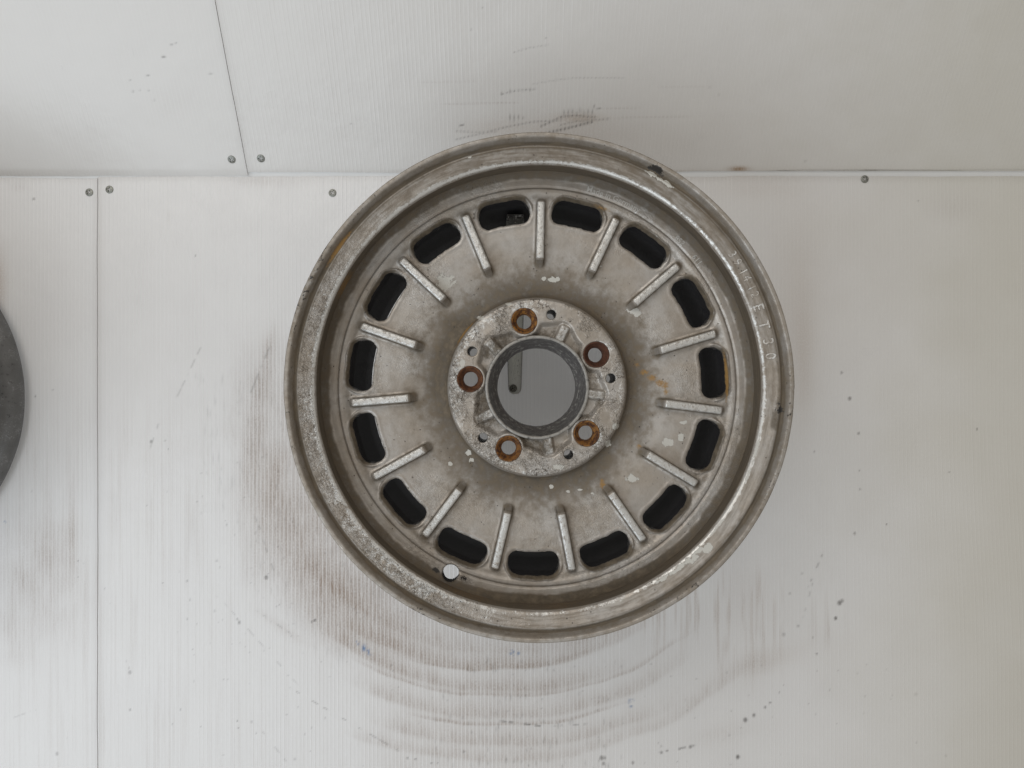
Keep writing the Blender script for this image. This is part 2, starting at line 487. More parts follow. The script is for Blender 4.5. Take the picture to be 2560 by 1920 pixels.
def upper_marks(px, py):
    n1 = fbm(px / 60.0, py / 60.0, 61, 4)
    scuff = 0.03 * n1 + 0.0 * px
    mark = np.zeros_like(px)
    fl = 0.5 + 0.5 * np.cos(px * 2 * PI / 9.6)
    def trail(pts, wd, a, dots=True):
        nonlocal mark
        for (x0, y0), (x1, y1) in zip(pts[:-1], pts[1:]):
            d, q = seg_dist(px, py, x0, y0, x1, y1)
            g = a * np.exp(-(d / wd) ** 2)
            if dots: g = g * (0.15 + 0.85 * fl ** 2)
            mark = np.maximum(mark, g)
    trail([(1140, 346), (1200, 332), (1260, 316), (1330, 302), (1400, 298)], 2.4, .55)
    trail([(1366, 330), (1400, 322), (1440, 312), (1478, 302)], 3.4, .95)
    trail([(1352, 313), (1376, 302), (1406, 288), (1436, 286), (1486, 290)], 3.0, .75)
    trail([(1400, 310), (1440, 300), (1500, 296), (1522, 294)], 2.4, .5)
    trail([(1285, 129), (1320, 118), (1370, 110)], 2.0, .35)
    trail([(1258, 232), (1290, 224), (1340, 220)], 2.4, .55)
    trail([(1330, 208), (1400, 196), (1440, 192), (1560, 193)], 2.0, .3)
    trail([(1150, 312), (1160, 309)], 1.8, .7, False)
    trail([(1490, 270), (1500, 268)], 1.8, .5, False)
    trail([(1140, 325), (1200, 328), (1240, 326)], 3.0, .4)
    for cx in range(1410, 1490, 10):
        mark = np.maximum(mark, 0.45 * np.exp(-((px - cx) / 1.9) ** 2 - ((py - 278 - 4 * math.sin(cx)) / 8) ** 2))
    for cx, cy, h in [(1275, 290, 8), (1285, 292, 9), (1297, 290, 6), (1308, 292, 4), (1484, 263, 4), (1254, 232, 4), (1276, 226, 5), (1325, 222, 4)]:
        mark = np.maximum(mark, 0.5 * np.exp(-((px - cx) / 2.0) ** 2 - ((py - cy) / h) ** 2))
    for cx, cy, rx, ry, a in [(413, 140, 5, 2.6, .75), (374, 186, 4, 2, .6), (433, 110, 4, 1.8, .5), (444, 106, 3, 1.8, .45), (330, 198, 3, 2, .35),
                              (337, 226, 3, 2.4, .45), (354, 223, 2.4, 2, .3), (376, 224, 3, 2, .3), (530, 182, 5, 2.4, .4), (390, 248, 3, 3, .2),
                              (2010, 400, 3, 2, .4), (879, 307, 2, 2, .35), (1179, 72, 2, 3, .35), (1207, 18, 2, 2, .3), (1365, 93, 2, 2, .35),
                              (1772, 216, 2, 2, .3), (1795, 234, 2, 2, .3)]:
        mark = np.maximum(mark, a * blob(px, py, cx, cy, max(rx, 2.4), max(ry, 2.2)))
    scuff += 0.12 * blob(px, py, 1330, 300, 190, 46) + 0.10 * blob(px, py, 1250, 215, 200, 60) + 0.06 * blob(px, py, 440, 250, 60, 40)
    scuff += 0.10 * blob(px, py, 60, 434, 90, 6) + 0.12 * blob(px, py, 1700, 426, 100, 4)
    for y, x0, x1, a in [(257, 1130, 1270, .25), (291, 1560, 1700, .18), (203, 1070, 1170, .12), (215, 1660, 1760, .1), (268, 1530, 1575, .2)]:
        scuff += a * np.exp(-((py - y - (px - x0) * -0.02) / 2.2) ** 2) * sstep(x0 - 40, x0, px) * sstep(x1 + 40, x1, px)
    rust = 1.0 * blob(px, py, 1845, 419, 22, 6) + 0.22 * blob(px, py, 1400, 330, 160, 40) + 0.35 * blob(px, py, 1450, 292, 50, 12)
    rust += 0.12 * blob(px, py, 1230, 320, 80, 25) + 0.06 * blob(px, py, 1600, 370, 160, 50)
    yellow = 0.10 + 0.40 * sstep(1750, 2650, px + (n1 - .5) * 260)  # even tint, plus the warm light fall-off on the right as colour
    return dict(scuff=np.clip(scuff, 0, 1), mark=np.clip(mark, 0, 1), blue=0 * px, rust=np.clip(rust, 0, 1), yellow=yellow)

# ---- sheet builder
TH = 0.004
def grid_panel(name, U, Vv, pos_fn, attrs, back):
    """U,Vv 2D parameter grids; pos_fn -> (n,m,3); thickness along 'back'"""
    P = pos_fn(U, Vv)
    n, m = U.shape
    idx = np.arange(n * m).reshape(n, m)
    F = np.stack([idx[:-1, :-1], idx[1:, :-1], idx[1:, 1:], idx[:-1, 1:]], -1).reshape(-1, 4)
    loop = np.concatenate([idx[0, :], idx[1:, -1], idx[-1, -2::-1], idx[-2:0:-1, 0]])
    V = P.reshape(-1, 3)
    B = V[loop] + np.asarray(back)[None] * TH
    k = len(loop)
    bi = len(V) + np.arange(k)
    nx = np.roll(np.arange(k), -1)
    F2 = np.stack([loop, loop[nx], bi[nx], bi], -1)
    V = np.concatenate([V, B])
    at = {}
    for a, val in attrs.items():
        val = np.asarray(val).ravel()
        at[a] = np.concatenate([val, val[loop]])
    return np_mesh(name, V, np.concatenate([F, F2]), at, 40)

X_SEAM = px2wall(249, 0)[0]
X_USEAM = px2upper(622, 430)[0]
def upv(x, v, off=0.0):
    p = Vector((x, 0, Z_H)) + UP_DIR * v + UP_N * off
    return tuple(p)
def strips():  # added dark strips, keep the backlight from shining through the seams
    hw = 0.0022
    V = [(X_SEAM - hw, 0.0006, -0.46), (X_SEAM + hw, 0.0006, -0.46), (X_SEAM + hw, 0.0006, Z_H - .002), (X_SEAM - hw, 0.0006, Z_H - .002),
         upv(X_USEAM - hw, 0.0, -0.0006), upv(X_USEAM + hw, 0.0, -0.0006), upv(X_USEAM + hw, .21, -0.0006), upv(X_USEAM - hw, .21, -0.0006)]
    F = [(0, 1, 2, 3), (4, 5, 6, 7)]
    return np_mesh('wall', V, F, None, 20)
wall = link('wall', strips(), MAT_BACK)
tag(wall, 'dark strips added behind the seams of the plastic sheets to stop the backlight', 'wall', kind='structure')

STEP = 0.0014

def lower_panel(x0, x1, top_px, jl, jr):
    zt = (960 - top_px) / FPX * DW
    nx = int((x1 - x0) / STEP); nz = int((zt + 0.46) / STEP)
    xs = np.linspace(x0, x1, nx); zs = np.linspace(-0.46, zt, nz)
    U, Vv = np.meshgrid(xs, zs, indexing='ij')
    # the far edges of a hand-cut sheet wander a little
    jag = (fbm(Vv / 0.05 + 9, Vv * 0 + 3, 5) - .5) * 0.0009
    if jl: U = U + jag * (U == xs[0])
    if jr: U = U + jag * (U == xs[-1])
    Vv = Vv + (Vv == zs[-1]) * (fbm(U / 0.04 + 31, U * 0, 8) - .5) * 0.0016
    px = 1280 + U / DW * FPX; py = 960 - Vv / DW * FPX
    at = lower_marks(px.ravel(), py.ravel())
    at['flute'] = U
    def pos(U, Vv):
        bulge = -0.016 * sstep(0.22, 0.52, U) * sstep(-0.02, -0.30, Vv)
        wave = 0.004 * (fbm(U / 0.22 + 40, Vv / 0.3 + 40, 17, 2) - .5) * sstep(Z_H - 0.03, Z_H - 0.12, Vv)
        return np.stack([U, -TH + bulge + wave, Vv], -1)
    return U, Vv, pos, at

GAP = 0.0004
def add_lower(x0, x1, top_px, jl, jr, label):
    U, Vv, pos, at = lower_panel(x0, x1, top_px, jl, jr)
    o = link('plastic_sheet', grid_panel('plastic_sheet', U, Vv, pos, at, (0, 1, 0)), MAT_SHEET)
    tag(o, label, 'plastic sheet', 'white fluted plastic sheets lining the wall')
    return o

panel_main = add_lower(X_SEAM + GAP, 0.62, 443.5, True, False, 'large white fluted plastic sheet directly behind the silver alloy wheel, scuffed with grey arcs')
panel_left = add_lower(-0.66, X_SEAM - GAP, 447.5, False, True, 'white fluted plastic sheet at the lower left, behind the dark grey wheel')

def add_upper(xb0, xb1, v0, label, mat):
    nx = int((xb1 - xb0) / STEP); nv = int(0.21 / STEP)
    xs = np.linspace(xb0, xb1, nx); vsq = np.linspace(v0, 0.21, nv)
    U, Vv = np.meshgrid(xs, vsq, indexing='ij')
    jag = (fbm(Vv / 0.05 + 19, Vv * 0 + 3, 5) - .5) * 0.0008
    U = U + jag * ((U == xs[0]) | (U == xs[-1]))
    low = (Vv == vsq[0])
    Vv = Vv + low * ((fbm(U / 0.05 + 77, U * 0, 8) - .5) * 0.0016 + 0.0035 * sstep(0.1, 0.35, U))
    y = -np.sin(TILT) * Vv; z = Z_H + np.cos(TILT) * Vv
    px = 1280 + U / (DW + y) * FPX; py = 960 - z / (DW + y) * FPX
    at = upper_marks(px.ravel(), py.ravel())
    at['flute'] = U
    def pos(U, Vv):
        wave = 0.003 * (fbm(U / 0.25 + 60, Vv / 0.2 + 40, 27, 2) - .5) * sstep(0.0, 0.05, Vv)
        off = TH + wave
        return np.stack([U, -np.sin(TILT) * Vv - np.cos(TILT) * off, Z_H + np.cos(TILT) * Vv - np.sin(TILT) * off], -1)
    o = link('plastic_sheet', grid_panel('plastic_sheet', U, Vv, pos, at, -np.array(UP_N)), mat)
    tag(o, label, 'plastic sheet', 'white fluted plastic sheets lining the wall')
    return o

panel_ur = add_upper(X_USEAM + GAP, 0.60, px2upper(700, 428)[1], 'white fluted plastic sheet leaning forward above the silver alloy wheel', MAT_SHEET_UR)
panel_ul = add_upper(-0.64, X_USEAM - GAP, px2upper(600, 437)[1], 'clean white plastic sheet leaning forward in the upper left corner', MAT_SHEET_UL)

# white strip closing the crease between the lower and the leaning sheets
def strip():
    xs = np.linspace(-0.66, 0.62, 160)
    rows = []
    z0 = (960 - 455) / FPX * DW
    prof = [(0.0002, z0), (-0.0032, (960 - 447) / FPX * DW), (-0.0040, (960 - 441.5) / FPX * DW), (-0.0052, Z_H + 0.0032), (-0.0064, Z_H + 0.0052)]
    for k, (y, z) in enumerate(prof):
        rows.append(np.stack([xs, y + 0 * xs, z + 0.0003 * np.sin(xs * 31 + k) + 0 * xs], -1))
    V = np.concatenate(rows)
    n = len(xs); idx = np.arange(len(V)).reshape(len(prof), n)
    F = np.stack([idx[:-1, :-1], idx[:-1, 1:], idx[1:, 1:], idx[1:, :-1]], -1).reshape(-1, 4)
    return np_mesh('corner_strip', V, F, None, 60)
cs = link('corner_strip', strip(), MAT_STRIP, wall)

# ---- cross-head screws
def mat_screw():
    t = NT('zinc_screw')
    n = t.noise(t.pos_mm(), 0.8, 3)
    return t.out(t.mix(n, (0.20, 0.205, 0.185), (0.36, 0.365, 0.33)), 0.45, 0.6)
MAT_SCREW = mat_screw()
_t = NT('recess_black'); MAT_BLACK0 = _t.out(_t.mix(_t.noise(_t.pos_mm(), 1.0), (0.012, 0.011, 0.01), (0.03, 0.028, 0.025)), 0.8)  # near-black colour for the cross recess of the screws

def screw_mesh():
    bm = bmesh.new()
    R, a, b, dep = 0.0041, 0.0027, 0.00062, 0.0022
    N = 32
    ang = [2 * PI * k / N for k in range(N)]
    rim0 = [bm.verts.new((R * math.cos(t), 0.0, R * math.sin(t))) for t in ang]
    rim1 = [bm.verts.new((R * .96 * math.cos(t), -0.00045, R * .96 * math.sin(t))) for t in ang]
    rim2 = [bm.verts.new((R * .86 * math.cos(t), -0.00065, R * .86 * math.sin(t))) for t in ang]
    cr = [(a, b), (b, b), (b, a), (-b, a), (-b, b), (-a, b), (-a, -b), (-b, -b), (-b, -a), (b, -a), (b, -b), (a, -b)]
    top = [bm.verts.new((x, -0.0008, z)) for x, z in cr]
    bot = [bm.verts.new((x * .6, -0.0008 + dep, z * .6)) for x, z in cr]
    for A, B in ((rim0, rim1), (rim1, rim2)):
        for k in range(N):
            bm.faces.new((A[k], A[(k + 1) % N], B[(k + 1) % N], B[k]))
    for k in range(12):
        bm.faces.new((top[k], top[(k + 1) % 12], bot[(k + 1) % 12], bot[k])).material_index = 1
    bot_f = bm.faces.new(bot)
    bot_f.material_index = 1
    eds = []
    for L in (rim2, top):
        for k in range(len(L)):
            e = bm.edges.get((L[k], L[(k + 1) % len(L)]))
            eds.append(e)
    bmesh.ops.triangle_fill(bm, use_beauty=True, edges=eds)
    # drop fill triangles that landed inside the cross
    kill = [f for f in bm.faces if len(f.verts) == 3 and all(v in top for v in f.verts) and (abs(f.calc_center_median().x) < b or abs(f.calc_center_median().z) < b)]
    bmesh.ops.delete(bm, geom=kill, context='FACES_ONLY')
    bmesh.ops.recalc_face_normals(bm, faces=bm.faces)
    me = bpy.data.meshes.new('screw')
    bm.to_mesh(me); bm.free()
    me.set_sharp_from_angle(angle=math.radians(30))
    me.materials.append(MAT_SCREW)
    me.materials.append(MAT_BLACK0)
    return me
SCREW = screw_mesh()

def add_screw(px, py, panel, upper=False, roll=0.0):
    if upper:
        x, v = px2upper(px, py)
        loc = Vector(upv(x, v, TH - 0.0001))
        rot = Matrix.Rotation(TILT, 4, 'X') @ Matrix.Rotation(roll, 4, 'Y')
    else:
        x, z = px2wall(px, py)
        x *= (DW - TH) / DW; z *= (DW - TH) / DW
        loc = Vector((x, -TH - 0.0001, z))
        rot = Matrix.Rotation(roll, 4, 'Y')
    o = link('screw', SCREW, None, panel)
    o.matrix_world = Matrix.Translation(loc) @ rot
    return o
add_screw(582, 395.5, panel_ul, True, 0.6)
add_screw(654.7, 393, panel_ur, True, 0.1)
add_screw(223.4, 481, panel_left, False, 0.5)
add_screw(273.8, 474, panel_main, False, 0.2)
add_screw(831.3, 482.6, panel_main, False, 0.5)
add_screw(2161.7, 448, panel_main, False, 0.55)

# ================================================================== WHEEL
DL = 0.606                                        # camera to front lip
WX, WZ = 67.7 / FPX * DL, -9.0 / FPX * DL
wheel = empty('alloy_wheel', (WX, -DW + DL, WZ))
tag(wheel, 'weathered silver alloy wheel with fifteen short ribs hanging on the white wall', 'wheel')
bpy.context.view_layer.update()

def alloy(name, obj, tone=0.95):
    t = NT(name)
    P = t.pos_mm(obj)
    x, d, z = t.xyz(P)
    r = t.math('SQRT', t.add(t.mul(x, x), t.mul(z, z)))
    cx, cz = t.math('DIVIDE', x, t.math('MAXIMUM', r, 1.0)), t.math('DIVIDE', z, t.math('MAXIMUM', r, 1.0))
    POL = t.comb(t.mul(cx, 9.0), t.mul(cz, 9.0), t.mul(t.add(r, d), 0.55))
    POLf = t.comb(t.mul(cx, 34.0), t.mul(cz, 34.0), t.mul(t.add(r, d), 1.4))
    n_big = t.noise(P, 0.035, 4, 0.6)
    n_mid = t.noise(P, 0.16, 4, 0.6)
    n_fin = t.noise(P, 0.75, 4, 0.65)
    n_wr = t.noise(P, 0.30, 3, 0.55)
    n_pol = t.noise(POL, 1.0, 4, 0.6)
    n_pf = t.noise(POLf, 1.0, 3, 0.6)
    base = t.mix(t.smooth(n_big, 0.3, 0.7), (0.43 * tone, 0.38 * tone, 0.325 * tone), (0.52 * tone, 0.492 * tone, 0.46 * tone))
    base = t.mix(t.mul(t.smooth(n_mid, 0.40, 0.75), 0.38), base, (0.27 * tone, 0.23 * tone, 0.185 * tone))
    base = t.mix(t.mul(t.smooth(n_fin, 0.5, 0.75), 0.14), base, (0.56 * tone, 0.55 * tone, 0.54 * tone))
    # concentric turning marks on the rim
    cc = t.attr('concentric')
    base = t.mix(t.mul(cc, t.mul(t.smooth(n_pol, 0.38, 0.66), 0.75)), base, (0.20 * tone, 0.165 * tone, 0.13 * tone))
    base = t.mix(t.mul(cc, t.mul(t.smooth(n_pf, 0.55, 0.75), 0.35)), base, (0.58 * tone, 0.56 * tone, 0.54 * tone))
    # worn, bare bright metal with crackled edge
    worn = t.attr('worn')
    wv = t.add(worn, t.mul(t.sub(t.add(t.mul(n_wr, 0.65), t.mul(n_fin, 0.5)), 0.575), 1.6))
    wm = t.mul(t.smooth(wv, 0.34, 0.66), t.smooth(worn, 0.02, 0.2))
    col = t.mix(wm, base, (0.65, 0.64, 0.615))
    # crackle between the blisters
    cv = t.n('ShaderNodeVectorMath', operation='ADD'); t.put(cv.inputs[0], P)
    cn = t.n('ShaderNodeTexNoise'); t.put(cn.inputs['Vector'], P); cn.inputs['Scale'].default_value = 0.35; cn.inputs['Detail'].default_value = 2
    t.put(cv.inputs[1], t.vmul(cn.outputs['Color'], (5, 5, 5)))
    crk = t.smooth(t.voro(cv.outputs[0], 0.30, 'DISTANCE_TO_EDGE'), 0.11, 0.03)
    crk = t.mul(t.mul(crk, t.smooth(t.attr('crust'), 0.15, 0.8)), t.smooth(n_mid, 0.38, 0.58))
    col = t.mix(t.mul(crk, 0.62), col, (0.13, 0.105, 0.08))
    # brown dirt film
    dirt = t.attr('dirt')
    n_dc = t.mixf(t.math('MINIMUM', t.mul(cc, 1.6), 1.0), n_mid, n_pol)
    dv = t.add(dirt, t.mul(t.sub(t.add(t.mul(n_mid, 0.6), t.mul(n_dc, 0.4)), 0.5), 0.7))
    dm = t.mul(t.smooth(dv, 0.10, 0.85), t.smooth(dirt, 0.0, 0.22))
    dcol = t.mix(t.smooth(n_dc, 0.35, 0.7), (0.062, 0.045, 0.025), (0.150, 0.116, 0.076))
    col = t.mix(t.mul(dm, 0.92), col, dcol)
    # rust and ochre stains
    rust = t.attr('rust')
    rm = t.mul(t.smooth(t.add(rust, t.mul(t.sub(n_fin, 0.5), 0.9)), 0.25, 0.65), t.smooth(rust, 0.02, 0.2))
    col = t.mix(t.mul(rm, 0.8), col, t.mix(n_mid, (0.26, 0.13, 0.03), (0.40, 0.23, 0.06)))
    # light lacquer flakes; black scars and blackened walls of the openings
    fl = t.attr('flake')
    fm = t.smooth(t.add(fl, t.mul(t.sub(t.noise(P, 0.24, 4, 0.65), 0.5), 2.0)), 0.60, 0.66)
    fm = t.mul(fm, t.smooth(fl, 0.04, 0.12))
    col = t.mix(fm, col, (0.56, 0.545, 0.50))
    bk = t.attr('scar_black')
    bmk = t.smooth(t.add(bk, t.mul(t.sub(t.noise(P, 0.55, 3, 0.7), 0.5), 1.0)), 0.45, 0.62)
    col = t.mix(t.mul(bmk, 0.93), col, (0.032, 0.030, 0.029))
    # scattered pits
    pit = t.smooth(t.voro(P, 0.22), 0.17, 0.08)
    pit = t.mul(pit, t.smooth(t.noise(P, 0.06, 2), 0.52, 0.62))
    col = t.mix(t.mul(pit, 0.7), col, (0.10, 0.085, 0.07))
    dpos = t.n('ShaderNodeVectorMath', operation='ADD')
    t.put(dpos.inputs[0], P)
    nv = t.n('ShaderNodeTexNoise'); t.put(nv.inputs['Vector'], P); nv.inputs['Scale'].default_value = 0.12; nv.inputs['Detail'].default_value = 3
    sv = t.vmul(nv.outputs['Color'], (16, 16, 16)); t.put(dpos.inputs[1], sv)
    ck = t.mul(t.smooth(t.voro(dpos.outputs[0], 0.045, 'DISTANCE_TO_EDGE'), 0.016, 0.006), t.attr('crack'))
    col = t.mix(t.mul(ck, 0.8), col, (0.09, 0.07, 0.055))
    rough = t.add(0.31, t.mul(n_mid, 0.22))
    rough = t.mixf(dm, rough, 0.72)
    rough = t.mixf(wm, rough, 0.36)
    metal = t.mixf(dm, 0.58, 0.05)
    metal = t.mixf(fm, metal, 0.0)
    crust = t.attr('crust')
    blister = t.smooth(t.noise(P, 0.5, 3, 0.6, 1.2), 0.42, 0.62)
    h = t.add(t.mul(n_fin, 0.5), t.mul(n_mid, 0.8))
    h = t.add(h, t.mul(t.mul(blister, crust), 1.6))
    h = t.add(h, t.mul(fm, -0.8))
    h = t.add(h, t.mul(wm, -0.7))
    h = t.sub(h, t.mul(pit, 1.0))
    nb = t.bump(h, 0.00028, 0.9)
    return t.out(col, rough, metal, nb, 0.45)

MAT_ALLOY = alloy('weathered_alloy', wheel)

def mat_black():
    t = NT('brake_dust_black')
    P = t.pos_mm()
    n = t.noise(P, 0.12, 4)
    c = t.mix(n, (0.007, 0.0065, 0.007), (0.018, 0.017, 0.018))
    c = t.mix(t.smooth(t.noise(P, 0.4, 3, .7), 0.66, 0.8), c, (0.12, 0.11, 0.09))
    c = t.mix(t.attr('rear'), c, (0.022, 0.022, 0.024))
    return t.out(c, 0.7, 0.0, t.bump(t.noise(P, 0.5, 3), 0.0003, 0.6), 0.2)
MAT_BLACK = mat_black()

def A2(shape): return np.zeros(shape)

# ---- front rim (flange, outer ring and inner wall)
MM = 0.001
rim_pts = [(177.5, 46), (177.1, 38), (174.6, 15), (174.4, 12), (175.4, 9.6), (177.0, 8.7), (182.5, 7.4), (187.4, 6.0), (188.6, 6.9), (189.8, 7.2),
           (191.2, 6.0), (192.7, 1.4), (193.6, 0.3), (196.0, 0.1), (197.0, 1.4), (196.8, 5), (193, 9), (188, 13), (184.5, 18), (183, 22), (183, 46), (177.5, 46)]
rim_prof = resample(round_profile([(a * MM, b * MM) for a, b in rim_pts], 0.0009, 4), 0.0016)

def rim_attrs(R, D, T):
    r, d = R / MM, D / MM
    nz = fbm(T / 4.0 + 100, r / 9.0 + d / 9.0, 71, 4)
    nb = fbm(T / 22.0 + 100, r * 0 + 5, 73, 3)
    front = (d < 9.8) & (r > 176.0)
    worn = A2(r.shape); dirt = A2(r.shape); rust = A2(r.shape); flake = A2(r.shape); scar_black = A2(r.shape); conc = A2(r.shape); crust = A2(r.shape)
    left = np.exp(-(angdiff(T, 190) / 52) ** 2)
    ll = np.exp(-(angdiff(T, 225) / 26) ** 2)
    top = np.exp(-(angdiff(T, 85) / 60) ** 2)
    bot = np.exp(-(angdiff(T, 270) / 30) ** 2)
    flat = sstep(175.5, 177.5, r) * sstep(187.8, 186.8, r) * (d < 10)
    conc += flat * (0.55 + 0.5 * top + 0.4 * np.exp(-(angdiff(T, 290) / 40) ** 2))
    # bright bead along the inner corner
    edge = np.exp(-((r - 176.1) / 2.1) ** 2) * np.exp(-((d - 9.3) / 2.6) ** 2)
    worn += edge * (0.35 + 0.55 * top + 0.35 * left + 0.45 * nb + 0.45 * np.exp(-(angdiff(T, 330) / 30) ** 2)) * (0.40 + 0.62 * nz)
    # blistered, corroded left side
    cr = flat * np.clip(left * 1.05 + 0.9 * ll, 0, 1)
    crust += cr * (0.3 + 0.9 * nb)
    worn += cr * (0.06 + 0.44 * nz * (0.5 + nb) + 0.14 * ll)
    worn += flat * bot * 0.30 * nz
    # grime
    groove = np.exp(-((r - 189.8) / 1.9) ** 2) * (d < 12) * (d > 2.5)
    dirt += groove * (0.72 + 0.7 * nb)
    wallm = sstep(10.8, 13.5, d) * (r < 179)
    wd = 0.74 + 0.25 * nb + 0.25 * np.exp(-(angdiff(T, 265) / 45) ** 2) + 0.15 * left
    dirt += wallm * wd
    conc += wallm * 0.6 + groove * 0.5
    dirt += flat * (0.40 * np.exp(-(angdiff(T, 85) / 70) ** 2) + 0.20 * np.exp(-(angdiff(T, 20) / 40) ** 2) + 0.16 * np.exp(-(angdiff(T, 300) / 30) ** 2))
    dirt += flat * 0.25 * np.exp(-((r - 186.8) / 1.2) ** 2)
    rust += groove * 0.75 * np.exp(-(angdiff(T, 145) / 6) ** 2)
    rust += wallm * 0.5 * (np.exp(-(angdiff(T, 152) / 6) ** 2) + 0.7 * np.exp(-(angdiff(T, 250) / 16) ** 2) + 0.6 * np.exp(-(angdiff(T, 277) / 10) ** 2))
    lip = (d < 5) * sstep(191.8, 192.8, r)
    worn += lip * (0.10 + 0.55 * nz * nb)
    dirt += lip * (0.22 + 0.3 * nb)
    scar_black += lip * 0.46 * sstep(0.45, 0.7, fbm(T / 0.9 + 9, r / 1.5, 79, 3)) * (0.4 + 1.1 * nb)
    # individual flakes and scars on the ring, at (angle, radius, d-angle, d-radius)
    for a, rr, da, dr in [(59.6, 187.4, 3.6, 2.0), (62.6, 188.0, 1.8, 1.6), (57.4, 186.8, 1.4, 1.6), (106.8, 186.5, .7, .8), (316.3, 181.0, 1.9, 3.6), (314.8, 178.6, 1.6, 2.0), (312.3, 179.6, 1.6, 2.8), (308.6, 178.2, 2.6, 2.0), (303.5, 178, 3.0, 1.8),
                          (313.6, 177.6, 1.2, 1.5), (310.5, 178.4, 1.6, 2.4), (307.0, 178.5, 2.2, 1.6), (302.5, 177.6, 2.5, 1.0), (311.5, 181, .6, 2),
                          (322, 176.8, 3.0, .9), (344, 176.8, 4, 1.0), (337, 177.0, 2.0, 1.2)]:
        flake = np.maximum(flake, 1.0 * np.exp(-0.8 * (angdiff(T, a) / da) ** 2 - 0.8 * ((r - rr) / dr) ** 2) * (d < 10))
    for a, rr, da, dr, s in [(61.6, 192.0, 1.8, 2.2, .95), (63.2, 191.0, .9, 1.6, .8), (60.0, 190.6, 1.0, 1.4, .7), (354.6, 188.2, 1.3, 4.0, .75), (356.4, 187.0, 1.2, 3.5, .55), (45.0, 178.0, .8, 1.2, .7), (42.6, 178, .5, 1, .5)]:
        scar_black = np.maximum(scar_black, s * np.exp(-(angdiff(T, a) / da) ** 2 - ((r - rr) / dr) ** 2) * (d < 10))
    pad = np.exp(-(np.abs(angdiff(T, 352.0) / 2.6) ** 6) - np.abs((r - 186.3) / 4.4) ** 6) * (d < 10)
    dirt = np.maximum(dirt, pad * 0.62); scar_black = np.maximum(scar_black, pad * 0.3)
    crust = np.maximum(crust, 0.8 * np.exp(-(angdiff(T, 355) / 2) ** 2 - ((r - 187) / 4) ** 2) * (d < 10))
    return dict(worn=worn, dirt=dirt, rust=rust, flake=flake, scar_black=scar_black, concentric=conc, crust=crust)

rim = link('rim', lathe('rim', rim_prof, 900, rim_attrs, wobble=0.0005), MAT_ALLOY, wheel)

# ---- barrel behind the disc (black inside, holds the tyre at the back)
bar_pts = [(156, 51.5), (154, 56), (151.0, 92), (150.5, 100), (150.5, 125), (154, 130), (168, 131), (176, 134), (179, 138), (180, 136.5), (177, 132.5), (171, 128), (169, 123), (167, 110), (158, 94), (160, 51.5), (156, 51.5)]
bar_prof = resample(round_profile([(a * MM, b * MM) for a, b in bar_pts], 0.003, 4), 0.004)
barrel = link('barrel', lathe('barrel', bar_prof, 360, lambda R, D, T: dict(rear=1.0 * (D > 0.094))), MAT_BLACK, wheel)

# ---- cast centre disc as a relief with real openings
ROT = 88.8
SLOT_R, SLOT_HU, SLOT_HV, SLOT_C = 147.0, 21.2, 9.8, 8.2
RIB_R0, RIB_R1, RIB_W = 106.5, 153.2, 2.9
LUG_A, LUG_R, LUG_H = 101.0, 56.0, 10.6
PIN_A, PIN_R, PIN_H = 79.0, 61.4, 3.9
TAB_A = 65.0
VALVE_A, VALVE_R, VALVE_H = 245.0, 169.3, 6.8

d_r = [43, 50.5, 52, 70.5, 72.5, 73.8, 74.8, 76.0, 78, 81, 85, 95, 110, 125, 140, 152, 156.5, 159.5, 161.5, 164.2, 164.9, 165.2, 165.6, 166.4, 169, 171.5, 174, 176, 177.6]
d_d = [46.2, 46.2, 46.0, 46.0, 46.5, 47.8, 50.5, 53.6, 55.6, 56.4, 56.4, 55.0, 52.8, 51.3, 50.5, 50.0, 49.0, 46.9, 46.0, 45.7, 46.4, 46.6, 46.2, 45.2, 44.9, 44.7, 43.6, 41.4, 37.5]
_rr = np.arange(40, 180, 0.1)
_dd = np.interp(_rr, d_r, d_d)
_k = np.exp(-(np.arange(-12, 13) / 5.0) ** 2); _k /= _k.sum()
_dd2 = np.convolve(np.pad(_dd, 12, mode='edge'), _k, mode='valid')
def base_depth(r): return np.interp(r, _rr, _dd2)

def near(T, a0, step):
    return (T - a0 + step / 2) % step - step / 2

def sd_box(u, v, hu, hv, c):
    qx, qy = np.abs(u) - hu + c, np.abs(v) - hv + c
    return np.hypot(np.maximum(qx, 0), np.maximum(qy, 0)) + np.minimum(np.maximum(qx, qy), 0) - c

def sd_slot(r, T):
    u = r * np.radians(near(T, ROT + 12, 24.0))
    v = r - SLOT_R - 0.0 * u
    return sd_box(u, v, SLOT_HU, SLOT_HV, SLOT_C) + 0.9 * (fbm(r * np.cos(np.radians(T)) / 4.5 + 70, r * np.sin(np.radians(T)) / 4.5 + 70, 131, 2) - 0.5)

def sd_circ(r, T, a0, step, cr, rad):
    dt = np.radians(near(T, a0, step))
    return np.hypot(r * np.cos(dt) - cr, r * np.sin(dt)) - rad

def sd_rib(r, T):
    u = r * np.radians(near(T, ROT, 24.0)); v = r - 0.5 * (RIB_R0 + RIB_R1) + 1.0
    return sd_box(u, v, RIB_W, 0.5 * (RIB_R1 - RIB_R0) + 3.0, 2.0)

def sd_holes(r, T):
    s = sd_slot(r, T)
    s = np.minimum(s, sd_circ(r, T, LUG_A, 72, LUG_R, LUG_H))
    s = np.minimum(s, sd_circ(r, T, PIN_A, 72, PIN_R, PIN_H))
    return np.minimum(s, sd_circ(r, T, VALVE_A, 360, VALVE_R, VALVE_H))

